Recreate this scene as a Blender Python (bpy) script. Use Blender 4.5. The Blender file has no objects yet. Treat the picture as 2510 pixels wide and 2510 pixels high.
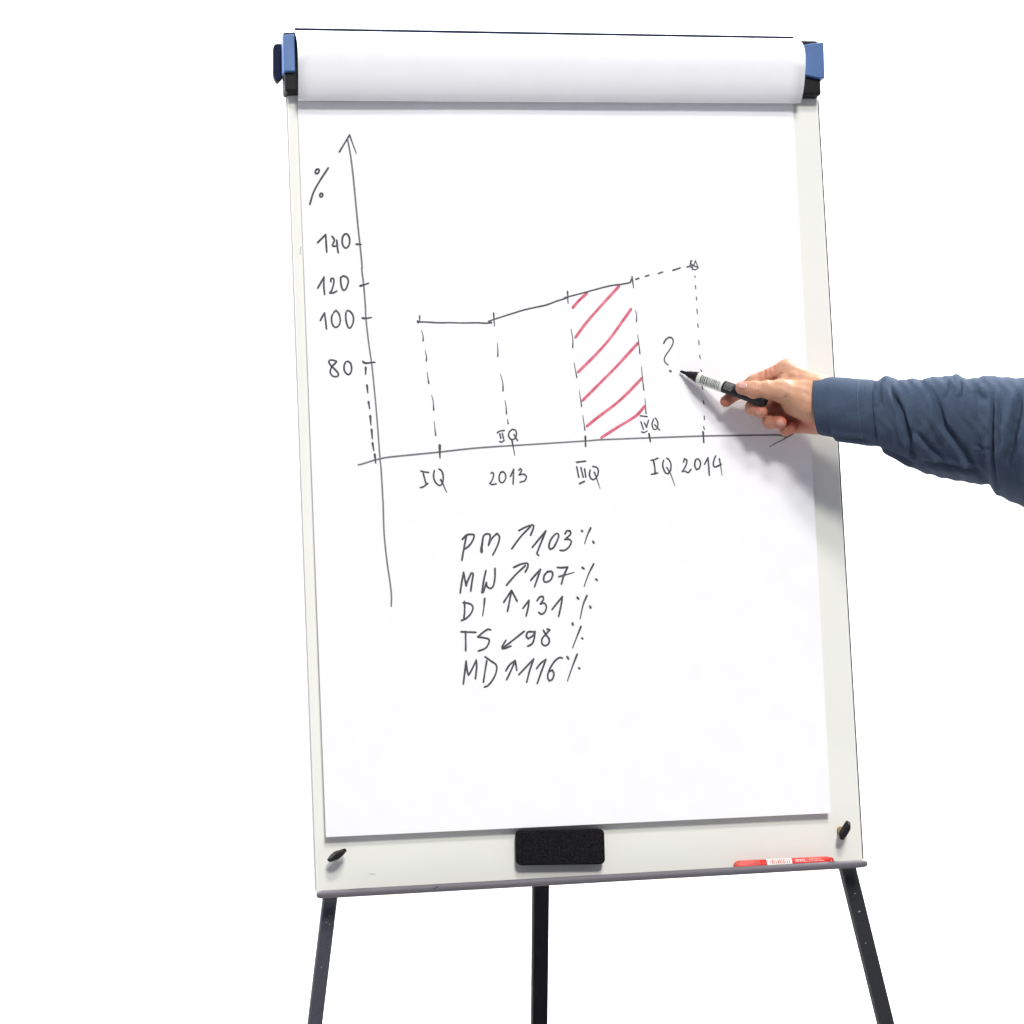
import bpy, bmesh, math, random
import numpy as np
from mathutils import Vector, Matrix
from mathutils.bvhtree import BVHTree
random.seed(4); np.random.seed(4)
sc = bpy.context.scene
col = sc.collection

# ------------------------------------------------------------------ frame of the board
# board-local coordinates in metres: u right, v up along the board, w out of the board; origin = board centre
LEAN = math.radians(10)
O = np.array([0, 0, 1.33])
VV = np.array([0, math.sin(LEAN), math.cos(LEAN)])
NN = np.array([0, -math.cos(LEAN), math.sin(LEAN)])
BW, BH = .70, .992
def world(p):
    p = np.asarray(p, float)
    return O + p[..., 0:1]*np.array([1., 0, 0]) + p[..., 1:2]*VV + p[..., 2:3]*NN

# ------------------------------------------------------------------ camera (measured from the board's four corners)
FOC = 5800.
def rod(r):
    t = np.linalg.norm(r); k = r/t
    K = np.array([[0, -k[2], k[1]], [k[2], 0, -k[0]], [-k[1], k[0], 0]])
    return np.eye(3)+math.sin(t)*K+(1-math.cos(t))*K@K
RC = rod(np.array([-0.10074983714, -0.18566116873, -0.03641471210]))
CC = np.array([-0.6404829, 0.32680435, -2.91756994])           # x right, y down, z into the board
F3 = np.diag([1., -1., -1.])
CAM = F3@CC                                                     # camera in u, v, w
def at(px, py, w, b=0.):
    """point of the plane w + b*v in front of the board seen at a measured spot of the photograph"""
    px, py = np.asarray(px, float), np.asarray(py, float)
    q = np.stack([(px-1255)/FOC, (py-1255)/FOC, np.ones_like(px)], -1)
    d = (q@RC)@F3
    t = (w + b*CAM[1] - CAM[2])/(d[..., 2]-b*d[..., 1])
    return CAM + t[..., None]*d
def px_of(p):
    q = ((np.asarray(p)@F3) - CC)@RC.T
    return 1255+FOC*q[..., 0]/q[..., 2], 1255+FOC*q[..., 1]/q[..., 2]

cd = bpy.data.cameras.new('camera'); cam = bpy.data.objects.new('camera', cd); col.objects.link(cam)
cd.sensor_fit = 'HORIZONTAL'; cd.sensor_width = 36; cd.lens = 36*FOC/2510
cd.clip_start = .05; cd.clip_end = 100
def vec_world(d): return d[0]*np.array([1., 0, 0])+d[1]*VV+d[2]*NN
ax = [vec_world(F3@RC[i]) for i in range(3)]
m = Matrix.Identity(4)
cpos = world(CAM)
for i in range(3):
    m[i][0] = ax[0][i]; m[i][1] = -ax[1][i]; m[i][2] = -ax[2][i]; m[i][3] = cpos[i]
cam.matrix_world = m
sc.camera = cam

# ------------------------------------------------------------------ light
w_ = bpy.data.worlds.new('World'); sc.world = w_; w_.use_nodes = True
bg = w_.node_tree.nodes['Background']
bg.inputs[0].default_value = (.79, .81, 1., 1); bg.inputs[1].default_value = .37
def area(name, loc, target, sx, sy, power, colr=(1, 1, 1)):
    l = bpy.data.lights.new(name, 'AREA'); l.shape = 'RECTANGLE'; l.size = sx; l.size_y = sy
    l.energy = power; l.color = colr
    o = bpy.data.objects.new(name, l); col.objects.link(o); o.location = loc
    o.rotation_euler = (Vector(target)-Vector(loc)).to_track_quat('-Z', 'Y').to_euler()
    return o
def lamp_at(k, side, dist):
    d = np.array([side, k, 1.]); d /= np.linalg.norm(d)
    return world(d*dist)
area('key_softbox', lamp_at(.62, .03, 16.), O, 2.5, 2.0, 1510, (1, .985, .96))
area('key_softbox_high', lamp_at(1.0, .06, 16.), O, 2.8, 1.8, 1080, (1, .985, .965))
area('added_backdrop_lamp_left', (-1.9, .85, 3.4), (-.4, 1.6, .9), 1.2, .4, 190)  # added pair of lamps, there only to wash the backdrop white
area('added_backdrop_lamp_right', (1.9, .85, 3.4), (.4, 1.6, .9), 1.2, .4, 190)
vs = sc.view_settings
vs.view_transform = 'Standard'; vs.look = 'None'; vs.exposure = 0; vs.gamma = 1; vs.use_curve_mapping = False
sc.render.engine = 'CYCLES'
sc.cycles.use_denoising = True
sc.cycles.max_bounces = 8

# ------------------------------------------------------------------ materials
def lin(c):
    return tuple(((x/255)/12.92 if x/255 < .04045 else ((x/255+.055)/1.055)**2.4) for x in c)
def mat(name, c, rough=.5, var=.08, scale=60., bump=0., bscale=400., spec=.5, c2=None, sss=0., coat=0., metal=0.):
    mt = bpy.data.materials.new(name); mt.use_nodes = True
    nt = mt.node_tree; b = nt.nodes['Principled BSDF']
    tc = nt.nodes.new('ShaderNodeTexCoord')
    nz = nt.nodes.new('ShaderNodeTexNoise'); nz.inputs['Scale'].default_value = scale; nz.inputs['Detail'].default_value = 5
    nt.links.new(tc.outputs['Object'], nz.inputs['Vector'])
    rp = nt.nodes.new('ShaderNodeValToRGB')
    a = tuple(max(0, x*(1-var)) for x in c); z = tuple(min(1, x*(1+var)) for x in (c2 or c))
    rp.color_ramp.elements[0].color = (*a, 1); rp.color_ramp.elements[1].color = (*z, 1)
    rp.color_ramp.elements[0].position = .3; rp.color_ramp.elements[1].position = .7
    nt.links.new(nz.outputs['Fac'], rp.inputs[0]); nt.links.new(rp.outputs[0], b.inputs['Base Color'])
    b.inputs['Roughness'].default_value = rough; b.inputs['Specular IOR Level'].default_value = spec
    b.inputs['Metallic'].default_value = metal; b.inputs['Coat Weight'].default_value = coat
    if bump:
        n2 = nt.nodes.new('ShaderNodeTexNoise'); n2.inputs['Scale'].default_value = bscale; n2.inputs['Detail'].default_value = 3
        nt.links.new(tc.outputs['Object'], n2.inputs['Vector'])
        bp = nt.nodes.new('ShaderNodeBump'); bp.inputs['Strength'].default_value = bump; bp.inputs['Distance'].default_value = .001
        nt.links.new(n2.outputs['Fac'], bp.inputs['Height']); nt.links.new(bp.outputs[0], b.inputs['Normal'])
    if sss:
        b.inputs['Subsurface Weight'].default_value = sss
        b.inputs['Subsurface Radius'].default_value = (1., .35, .18); b.inputs['Subsurface Scale'].default_value = .004
    return mt
M = {}
M['backdrop'] = mat('backdrop white', (.86, .86, .86), .9, .01, 3)
M['floor'] = mat('studio floor', (.22, .22, .225), .8, .08, 40, .1, 200)
M['paper'] = mat('pad paper', (.865, .865, .868), .75, .012, 30, .05, 260, .3)
M['padedge'] = mat('shaded pad paper edges', (.36, .36, .38), .85, .1, 500)  # shadow along the sheet edges is put into this darker grey
M['enamel'] = mat('board enamel', (.775, .78, .71), .42, .015, 9, .02, 30, .22)
M['edgedark'] = mat('board edge strip', (.06, .06, .07), .5, .1)
M['rimgrey'] = mat('grey board edge strip', (.42, .42, .43), .5, .05)
M['grey'] = mat('tray plastic', (.125, .119, .132), .55, .12, 900, .25, 1500, .4)
M['black'] = mat('black plastic', (.010, .010, .011), .55, .25, 300, .2, 900, .14)
M['blue'] = mat('blue plastic', (.058, .128, .30), .45, .10, 500, .12, 1500, .4)
M['navy'] = mat('navy plastic', (.006, .009, .032), .6, .2, 300, .1, 900, .12)
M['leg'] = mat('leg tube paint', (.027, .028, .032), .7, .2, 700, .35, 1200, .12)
M['leglit'] = mat('lit leg tube paint', (.055, .057, .070), .7, .2, 700, .35, 1200, .15)  # same leg paint made lighter: light on the left leg put into colour
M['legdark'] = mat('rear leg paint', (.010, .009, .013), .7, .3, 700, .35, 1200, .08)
M['metal'] = mat('bare metal', (.3, .31, .33), .5)
M['rubber'] = mat('rubber', (.015, .015, .015), .8, .2)
M['brass'] = mat('brass bolt', (.35, .22, .10), .4, .2, 300, metal=.6)
M['felt'] = mat('eraser felt', (.004, .004, .005), .95, .5, 500, .9, 900, .1, c2=(.013, .012, .014))
M['red'] = mat('red plastic', (.60, .022, .013), .5, .08, 200, spec=.3)
M['redcap'] = mat('pale red cap', (.68, .105, .085), .5, .08, 200, spec=.3)
M['redplug'] = mat('dark red plug', (.60, .03, .03), .35, .1, 200)
M['label'] = mat('label film', (.80, .80, .76), .4, .03, 200)
M['penlabel'] = mat('pen label film', (.64, .67, .60), .45, .03, 200)
M['penblack'] = mat('marker barrel black', (.008, .008, .010), .5, .2, 200, spec=.3)
M['barcode'] = mat('barcode ink', (.09, .09, .09), .5, .2, 400)
M['redcode'] = mat('red barcode ink', (.50, .10, .08), .5, .1, 400)
M['greytext'] = mat('small print', (.36, .36, .34), .5, .1, 400)
M['whitetext'] = mat('white print', (.85, .78, .75), .5, .05, 400)
M['ink'] = mat('marker ink', (.045, .045, .05), .7, .30, 260, 0, c2=(.075, .075, .08))
M['inklight'] = mat('fast marker ink', (.12, .12, .12), .7, .25, 900, 0, c2=(.19, .19, .19))
M['redink'] = mat('red marker ink', (.56, .060, .115), .7, .05, 120, 0, c2=(.70, .20, .26))
M['shirt'] = mat('shirt cotton', (.036, .052, .084), .85, .32, 2000, .45, 2600, .12, c2=(.058, .083, .128))
M['nail'] = mat('fingernail', (.58, .31, .26), .28, .05, 200, sss=.1)
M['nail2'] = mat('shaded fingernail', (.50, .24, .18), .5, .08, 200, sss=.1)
M['stitch'] = mat('stitching thread', (.09, .14, .22), .8, .1)

# skin: base tone with ruddy finger ends and painted palm shade stored on the mesh
def skin_mat():
    mt = bpy.data.materials.new('skin'); mt.use_nodes = True; nt = mt.node_tree; b = nt.nodes['Principled BSDF']
    at_ = nt.nodes.new('ShaderNodeAttribute'); at_.attribute_name = 'ruddy'
    tc = nt.nodes.new('ShaderNodeTexCoord')
    nz = nt.nodes.new('ShaderNodeTexNoise'); nz.inputs['Scale'].default_value = 110; nz.inputs['Detail'].default_value = 6
    nt.links.new(tc.outputs['Object'], nz.inputs['Vector'])
    ma = nt.nodes.new('ShaderNodeMath'); ma.operation = 'MULTIPLY_ADD'
    ma.inputs[1].default_value = .55; nt.links.new(nz.outputs['Fac'], ma.inputs[0])
    mb = nt.nodes.new('ShaderNodeMath'); mb.operation = 'SUBTRACT'; mb.inputs[1].default_value = .28
    nt.links.new(at_.outputs['Fac'], mb.inputs[0]); nt.links.new(mb.outputs[0], ma.inputs[2])
    rp = nt.nodes.new('ShaderNodeValToRGB')
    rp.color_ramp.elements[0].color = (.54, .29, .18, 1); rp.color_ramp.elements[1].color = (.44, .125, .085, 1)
    nt.links.new(ma.outputs[0], rp.inputs[0]); nt.links.new(rp.outputs[0], b.inputs['Base Color'])
    b.inputs['Roughness'].default_value = .5; b.inputs['Specular IOR Level'].default_value = .35
    b.inputs['Subsurface Weight'].default_value = .12; b.inputs['Subsurface Scale'].default_value = .003
    b.inputs['Subsurface Radius'].default_value = (1., .35, .18)
    n2 = nt.nodes.new('ShaderNodeTexVoronoi'); n2.inputs['Scale'].default_value = 700
    nt.links.new(tc.outputs['Object'], n2.inputs['Vector'])
    bp = nt.nodes.new('ShaderNodeBump'); bp.inputs['Strength'].default_value = .22; bp.inputs['Distance'].default_value = .0006
    nt.links.new(n2.outputs['Distance'], bp.inputs['Height']); nt.links.new(bp.outputs[0], b.inputs['Normal'])
    return mt
M['skin'] = skin_mat()

# ------------------------------------------------------------------ object helpers
def thing(name, base, label, cat, group=None):
    o = bpy.data.objects.new(name, None); col.objects.link(o)
    o.location = tuple(world(np.array(base))); o.empty_display_size = .05
    o['label'] = label; o['category'] = cat
    if group: o['group'] = group
    return o
def base_of(o):
    p = np.zeros(3)
    while o is not None:
        p = p+np.array(o.location); o = o.parent
    return p
def mesh_obj(name, verts, faces, material, parent=None, smooth=False, bevel=0., seg=2, local=True, smooth_angle=None):
    """verts in board coordinates; one mesh object"""
    v = world(np.asarray(verts, float)) if local else np.asarray(verts, float)
    v = v - base_of(parent)
    me = bpy.data.meshes.new(name)
    me.from_pydata([tuple(x) for x in v], [], [tuple(int(i) for i in f) for f in faces])
    me.update()
    bm = bmesh.new(); bm.from_mesh(me)
    bmesh.ops.recalc_face_normals(bm, faces=bm.faces)
    bm.to_mesh(me); bm.free()
    me.materials.append(material)
    if smooth:
        for p in me.polygons: p.use_smooth = True
    o = bpy.data.objects.new(name, me); col.objects.link(o)
    if parent: o.parent = parent
    if bevel:
        md = o.modifiers.new('bevel', 'BEVEL'); md.width = bevel; md.segments = seg; md.limit_method = 'ANGLE'
        md.angle_limit = math.radians(35)
        for p in me.polygons: p.use_smooth = True
        wn = o.modifiers.new('normals', 'WEIGHTED_NORMAL'); wn.keep_sharp = True
    return o
def face_viewer(o):
    n = np.zeros(3)
    for p in o.data.polygons: n += np.array(p.normal)*p.area
    if n@NN < 0: o.data.flip_normals()
class MB:
    def __init__(s): s.v = []; s.f = []
    def add(s, v, f):
        n = len(s.v); s.v += [list(x) for x in v]; s.f += [[i+n for i in q] for q in f]; return s
    def box(s, u0, u1, v0, v1, w0, w1):
        v = [(u, v_, w) for w in (w0, w1) for v_ in (v0, v1) for u in (u0, u1)]
        return s.add(v, [(0, 1, 3, 2), (4, 6, 7, 5), (0, 4, 5, 1), (2, 3, 7, 6), (0, 2, 6, 4), (1, 5, 7, 3)])
    def prism(s, poly, w0, w1):
        n = len(poly); v = [(*p, w0) for p in poly]+[(*p, w1) for p in poly]
        f = [list(range(n))[::-1], list(range(n, 2*n))]+[(i, (i+1) % n, n+(i+1) % n, n+i) for i in range(n)]
        return s.add(v, f)
    def bar(s, a, b, side, front, hw, hd):
        """rectangular tube from a to b"""
        a, b, side, front = map(np.array, (a, b, side, front))
        c = [(-1, -1), (1, -1), (1, 1), (-1, 1)]
        v = [p+side*hw*x+front*hd*y for p in (a, b) for x, y in c]
        return s.add(v, [(0, 1, 2, 3), (7, 6, 5, 4)]+[(i, (i+1) % 4, 4+(i+1) % 4, 4+i) for i in range(4)])
    def lathe(s, a, d, prof, n=32):
        a = np.array(a, float); d = np.array(d, float); d /= np.linalg.norm(d)
        e1 = np.cross(d, [0, 1, 0]); e1 /= np.linalg.norm(e1); e2 = np.cross(e1, d)
        v = []
        for t, r in prof:
            for k in range(n):
                an = 2*math.pi*k/n
                v.append(a+d*t+r*(math.cos(an)*e1+math.sin(an)*e2))
        f = [(i*n+k, i*n+(k+1) % n, (i+1)*n+(k+1) % n, (i+1)*n+k) for i in range(len(prof)-1) for k in range(n)]
        f.append(list(range(n))[::-1]); f.append([(len(prof)-1)*n+k for k in range(n)])
        return s.add(v, f)
    def build(s, name, material, parent=None, **k): return mesh_obj(name, s.v, s.f, material, parent, **k)

def catmull(P, sub=8):
    P = np.asarray(P, float)
    if len(P) < 3:
        t = np.linspace(0, 1, sub+1)[:, None]; return P[0]*(1-t)+P[-1]*t
    Q = np.vstack([2*P[0]-P[1], P, 2*P[-1]-P[-2]]); out = []
    for i in range(1, len(Q)-2):
        p0, p1, p2, p3 = Q[i-1:i+3]
        for t in np.linspace(0, 1, sub, endpoint=False):
            out.append(.5*((2*p1)+(-p0+p2)*t+(2*p0-5*p1+4*p2-p3)*t*t+(-p0+3*p1-3*p2+p3)*t**3))
    out.append(Q[-2]); return np.array(out)

# ================================================================== SETTING: white studio sweep
prof = [(1.1, 0)]
for k in range(1, 17):
    a = math.pi/2*k/16; prof.append((1.1+.5*math.sin(a), .5-.5*math.cos(a)))
prof.append((1.6, 5.2))
bv = []
for (y, z) in prof: bv += [(-4.5, y, z), (4.5, y, z)]
bf = [(2*i, 2*i+1, 2*i+3, 2*i+2) for i in range(len(prof)-1)]
bd = mesh_obj('backdrop', bv, bf, M['backdrop'], smooth=True, local=False)
bd['kind'] = 'structure'
fl_ = mesh_obj('floor', [(-4.5, -4.5, 0), (4.5, -4.5, 0), (4.5, 1.1, 0), (-4.5, 1.1, 0)], [(0, 1, 2, 3)], M['floor'], local=False)
fl_['kind'] = 'structure'

# ================================================================== EASEL
easel = thing('flipchart_easel', world(np.zeros(3))*0+[0, -BH/2-.85, -.02],
              'white magnetic flipchart easel with blue clamp ends and dark tripod legs holding the paper pad', 'flipchart')
hu, hv = BW/2, BH/2
MB().box(-hu, hu, -hv-.004, hv+.05, -.014, 0).build('board_panel', M['enamel'], easel, bevel=.0025, seg=3)
# dark strip along the right-hand edge
MB().box(-hu-.0009, -hu+.0001, -hv, hv, -.013, -.0012).build('board_edge_strip', M['rimgrey'], easel)
MB().box(hu-.0001, hu+.0011, -hv, hv, -.013, -.0008).build('board_edge_strip', M['edgedark'], easel)
# a stray pen mark and a scratch on the enamel beside the pad
def scuff(pts, wd, mt):
    P = [at(x, y, .0003) for x, y in pts]; mb = MB()
    for p, q in zip(P[:-1], P[1:]): mb.bar(p, q, np.array([q[1]-p[1], p[0]-q[0], 0])/np.linalg.norm(q-p), (0, 0, 1), wd, .0001)
    mb.build('scuff', M[mt], easel)
scuff([(738.2, 604), (736.3, 612), (735.5, 624)], .0005, 'greytext')
scuff([(905, 2141.8), (920, 2142.6)], .0003, 'rimgrey')
scuff([(1560, 2150), (1578, 2147.5), (1583, 2144)], .00025, 'rimgrey')
# clamp bar
Lb = at(699, 240, .020); Rb = at(2015, 244, .020); Tb = at(1355, 76, .018)
body_top = Tb[1]+.006
cb = MB().prism([(Lb[0], hv+.001), (Rb[0], hv+.001), (Rb[0], at(2010, 100, .018)[1]), (Lb[0], at(705, 79, .018)[1])], -.012, .020).build('clamp_bar', M['black'], easel, bevel=.0035, seg=4)
fl0, fl1 = at(722, 68.8, -.009), at(1944, 89.8, -.009)
MB().prism([(fl0[0], fl0[1]-.02), (fl1[0], fl1[1]-.02), (fl1[0], fl1[1]), (fl0[0], fl0[1])], -.0105, -.0075).build('clamp_flange', M['navy'], easel, bevel=.0006)
def plate(name, poly, w0, w1):
    return MB().prism(poly, w0, w1).build(name, M['blue'], easel, bevel=.0016, seg=3)
def pp(x, y, w): return tuple(at(x, y, w)[:2])
wl = .026
plate('clamp_end_cap', [pp(693.5, 84, wl), pp(722, 82, wl), pp(724, 174, wl), pp(695, 175, wl)], -.010, wl)
cap = [pp(1950, 110, wl), pp(1972, 109, wl), pp(1995, 105, wl), pp(2019.5, 103, wl), pp(2022.5, 192, wl), pp(2000, 189.5, wl), pp(1972, 183, wl), pp(1952, 178, wl)]
plate('clamp_end_cap', cap, -.006, wl)
# navy clamp lever at the left end, rounded top and pointed lower end
hk = [(669, 118), (672, 111), (680, 109), (688, 110), (694, 115), (694, 172), (696.5, 180), (692, 192), (686, 199), (681, 203.5), (676, 201), (671, 191), (668.5, 180), (669, 170)]
MB().prism([pp(x, y, -.004) for x, y in hk], -.012, .001).build('clamp_lever', M['navy'], easel, bevel=.003, seg=3)

# tray with a raised lip and rounded ends
wt = .030
a0 = at(776.5, 2194, wt); a1 = at(2128, 2116, wt)
tv = (a0[1]+a1[1])/2
lip_h = .0048
tray = MB().box(a0[0]+.004, a1[0]-.004, tv-lip_h, tv-lip_h+.003, .0005, wt-.006).build('tray', M['grey'], easel, bevel=.001)
lp, lf = [], []
n = 20
sect = [(tv+lip_h*math.sin(t)*(1 if math.sin(t) > 0 else 1.05), wt-.004+.0042*math.cos(t)) for t in np.linspace(0, 2*math.pi, n, endpoint=False)]
us = np.concatenate([a0[0]+.009*(1-np.cos(np.linspace(0.12, math.pi/2, 8))), [0], a1[0]-.009*(1-np.cos(np.linspace(math.pi/2, .12, 8)))])
sc_ = np.concatenate([np.sin(np.linspace(.12, math.pi/2, 8)), [1], np.sin(np.linspace(math.pi/2, .12, 8))])
for u, s_ in zip(us, sc_):
    s_ = .45+.55*s_
    for (v, w) in sect: lp.append((u, tv+(v-tv)*s_, (wt-.004)+(w-wt+.004)*s_))
for i in range(len(us)-1):
    for k in range(n): lf.append((i*n+k, i*n+(k+1) % n, (i+1)*n+(k+1) % n, (i+1)*n+k))
lf.append(list(range(n))); lf.append([(len(us)-1)*n+k for k in range(n)])
mesh_obj('tray_lip', lp, lf, M['grey'], tray, smooth=True)
p0 = at(1075, 2171.5, wt+.0006); p1 = at(1064, 2178, wt+.0006)
MB().bar(p0, p1, (0.5, .8, 0), (0, 0, 1), .0006, .0002).build('scuff', M['black'], tray)

# legs: two in the plane of the board, one propped behind
FLOOR_AT = lambda p, d: p+d*((-(world(p)[2])+0.018)/(vec_world(d)[2]))
def leg(pa, pb, wa, wb, hw, hd, material, up, side_tilt=0.):
    a = at(*pa, wa); b = at(*pb, wb); d = b-a; d /= np.linalg.norm(d)
    end = FLOOR_AT(a, d); start = a-d*up
    front = np.array([side_tilt, 0, 1.]); front /= np.linalg.norm(front)
    side = np.cross(d, front); side /= np.linalg.norm(side); front = np.cross(side, d)
    lg = MB().bar(start, end, side, front, hw, hd).build('leg', material, easel, bevel=.003, seg=3)
    MB().bar(end-d*.035, end+d*.016, side, front, hw+.0025, hd+.0025).build('rubber_foot', M['rubber'], lg, bevel=.003)
    return lg, a, d, side, front
l1 = leg((808.5, 2203), (771.5, 2510), -.022, -.022, .0088, .0075, M['leglit'], .55)
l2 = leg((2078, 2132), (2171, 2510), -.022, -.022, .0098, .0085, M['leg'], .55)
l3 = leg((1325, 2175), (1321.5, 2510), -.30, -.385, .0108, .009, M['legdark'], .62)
# chips in the leg paint
def chips(l, spots):
    lg, a, d, side, front = l
    for t, s, ln, wd in spots:
        mb = MB(); c = a+d*t+side*s+front*(.0088)
        mb.add([c, c+side*wd+d*ln*.3, c+side*wd*.6+d*ln, c-side*wd*.2+d*ln*.6], [(0, 1, 2, 3)])
        mb.build('paint_chip', M['metal'], lg)
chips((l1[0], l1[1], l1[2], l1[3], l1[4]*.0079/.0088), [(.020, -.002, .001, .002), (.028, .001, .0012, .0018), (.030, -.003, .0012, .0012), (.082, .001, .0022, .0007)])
chips(l2, [(.030, .000, .0012, .0025), (.053, .0, .0016, .003), (.094, .002, .001, .002)])

# wing nuts holding the board to the legs
def wing(cx, cy, poly, w0, w1, bolt):
    P = np.array([at(x, y, (w0+w1)/2)[:2] for x, y in poly]); cen = P.mean(0)
    k = MB()
    nn_ = len(P)
    lo = [(*(cen+(p-cen)*.86), w0) for p in P]; mid = [(*p, w0+(w1-w0)*.35) for p in P]; hi = [(*(cen+(p-cen)*.62), w1) for p in P]
    f = [list(range(nn_))[::-1], [2*nn_+i for i in range(nn_)]]
    for r in range(2): f += [(r*nn_+i, r*nn_+(i+1) % nn_, (r+1)*nn_+(i+1) % nn_, (r+1)*nn_+i) for i in range(nn_)]
    kn = k.add(lo+mid+hi, f).build('wing_nut', M['black'], easel, bevel=.0009, seg=2)
    MB().lathe((cen[0], cen[1], -.002), (0, 0, 1), [(0, cx), (bolt, cx)], 20).build('bolt', M['brass'], kn)
z1 = lambda x, y: (740+x/3.864, 1980+y/3.864)
z3 = lambda x, y: (1740+x/4.39, 1960+y/4.39)
wing(.0030, 0, [z1(*p) for p in [(237, 495), (268, 450), (312, 414), (412, 383), (431, 404), (398, 447), (350, 490), (260, 518)]], .013, .027, .017)
wing(.0050, 0, [z3(*p) for p in [(1480, 220), (1519, 243), (1516, 310), (1478, 380), (1440, 438), (1405, 430), (1397, 362), (1440, 285)]], .013, .027, .017)

# ================================================================== PAPER PAD
PB = -.0095/BH                      # the sheets stand a little farther off the board towards the bottom
PA = .0085
def on_sheet(px, py, off=0.): return at(px, py, PA+off, PB)
pad = thing('paper_pad', on_sheet(1335, 262), 'large white paper pad with a hand drawn percentage chart, upper sheets folded over the clamp', 'paper pad')
tl, tr, br, bl = (on_sheet(*p)[:2] for p in ((729, 240), (1943, 240), (2037, 1993), (799, 2052)))
def sheet_w(v): return PA+PB*v
# block of sheets behind
pv = []
for off, ins in ((-.0008, .0012),):
    pass
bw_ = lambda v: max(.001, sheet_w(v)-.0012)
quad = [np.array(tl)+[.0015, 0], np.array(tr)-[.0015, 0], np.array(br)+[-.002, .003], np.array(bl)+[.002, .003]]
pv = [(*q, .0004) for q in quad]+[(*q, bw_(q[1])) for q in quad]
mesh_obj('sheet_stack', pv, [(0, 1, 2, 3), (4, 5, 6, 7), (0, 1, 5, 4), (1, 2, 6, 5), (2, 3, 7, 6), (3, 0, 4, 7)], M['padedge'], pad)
NXs, NYs = 30, 44
sv = []
for j in range(NYs+1):
    for i in range(NXs+1):
        s, t = i/NXs, j/NYs
        p = (np.array(tl)*(1-s)+np.array(tr)*s)*(1-t)+(np.array(bl)*(1-s)+np.array(br)*s)*t
        sv.append((p[0], p[1], sheet_w(p[1])))
sf = [(j*(NXs+1)+i, j*(NXs+1)+i+1, (j+1)*(NXs+1)+i+1, (j+1)*(NXs+1)+i) for j in range(NYs) for i in range(NXs)]
top = mesh_obj('top_sheet', sv, sf, M['paper'], pad)
face_viewer(top)
sol = top.modifiers.new('thickness', 'SOLIDIFY'); sol.thickness = .0004; sol.offset = -1
# folded-over sheets bulging in front of the clamp
vb = at(1330, 250, .012)[1]
fold = [(.006, .0095), (.0005, .0125), (-.001, .017), (.0025, .0225), (.010, .0288), (.021, .0350), (.034, .0398), (.048, .0432),
        (.061, .0436), (.073, .0398), (.083, .0315), (.090, .0195), (.0945, .008), (.0965, -.002), (.0955, -.0068), (.086, -.0072)]
fc = catmull(fold, 6)
lu0, lu1 = tl[0]-.0005, tr[0]+.0005
NR = 36
nf = len(fc)
ft = np.linspace(0, 1, nf)
kl = (at(722, 73.5, .010)[1]-vb)/.0945; kr = (at(1943, 94, .010)[1]-vb)/.0945
def fold_over(name, dl, dr, inset, squash, thick):
    rv = []
    for i in range(NR+1):
        s = i/NR; u = (lu0+dl)*(1-s)+(lu1+dr)*s; hs = (kl*(1-s)+kr*s)*squash
        for q, (dv, w) in enumerate(fc):
            wob = .0006*math.sin(5*s+2.2)+.0004*math.sin(13*s)
            rv.append((u+(.004*ft[q] if s > .5 else -.002*ft[q])*abs(s-.5)*2, vb+dv*hs+inset*.4, max(w-inset, .0088 if q < 6 else -.0074)+wob*min(1, max(0, w/.02))))
    rf = [(i*nf+q, (i+1)*nf+q, (i+1)*nf+q+1, i*nf+q+1) for i in range(NR) for q in range(nf-1)]
    f = mesh_obj(name, rv, rf, M['paper'], pad, smooth=True)
    face_viewer(f)
    sol = f.modifiers.new('thickness', 'SOLIDIFY'); sol.thickness = thick; sol.offset = -1
fold_over('folded_sheet', 0, 0, 0, 1., .0008)
fold_over('folded_sheet', .001, .0052, .0019, .972, .0008)
fold_over('folded_sheet', .0005, .0024, .0034, .955, .0006)

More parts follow.
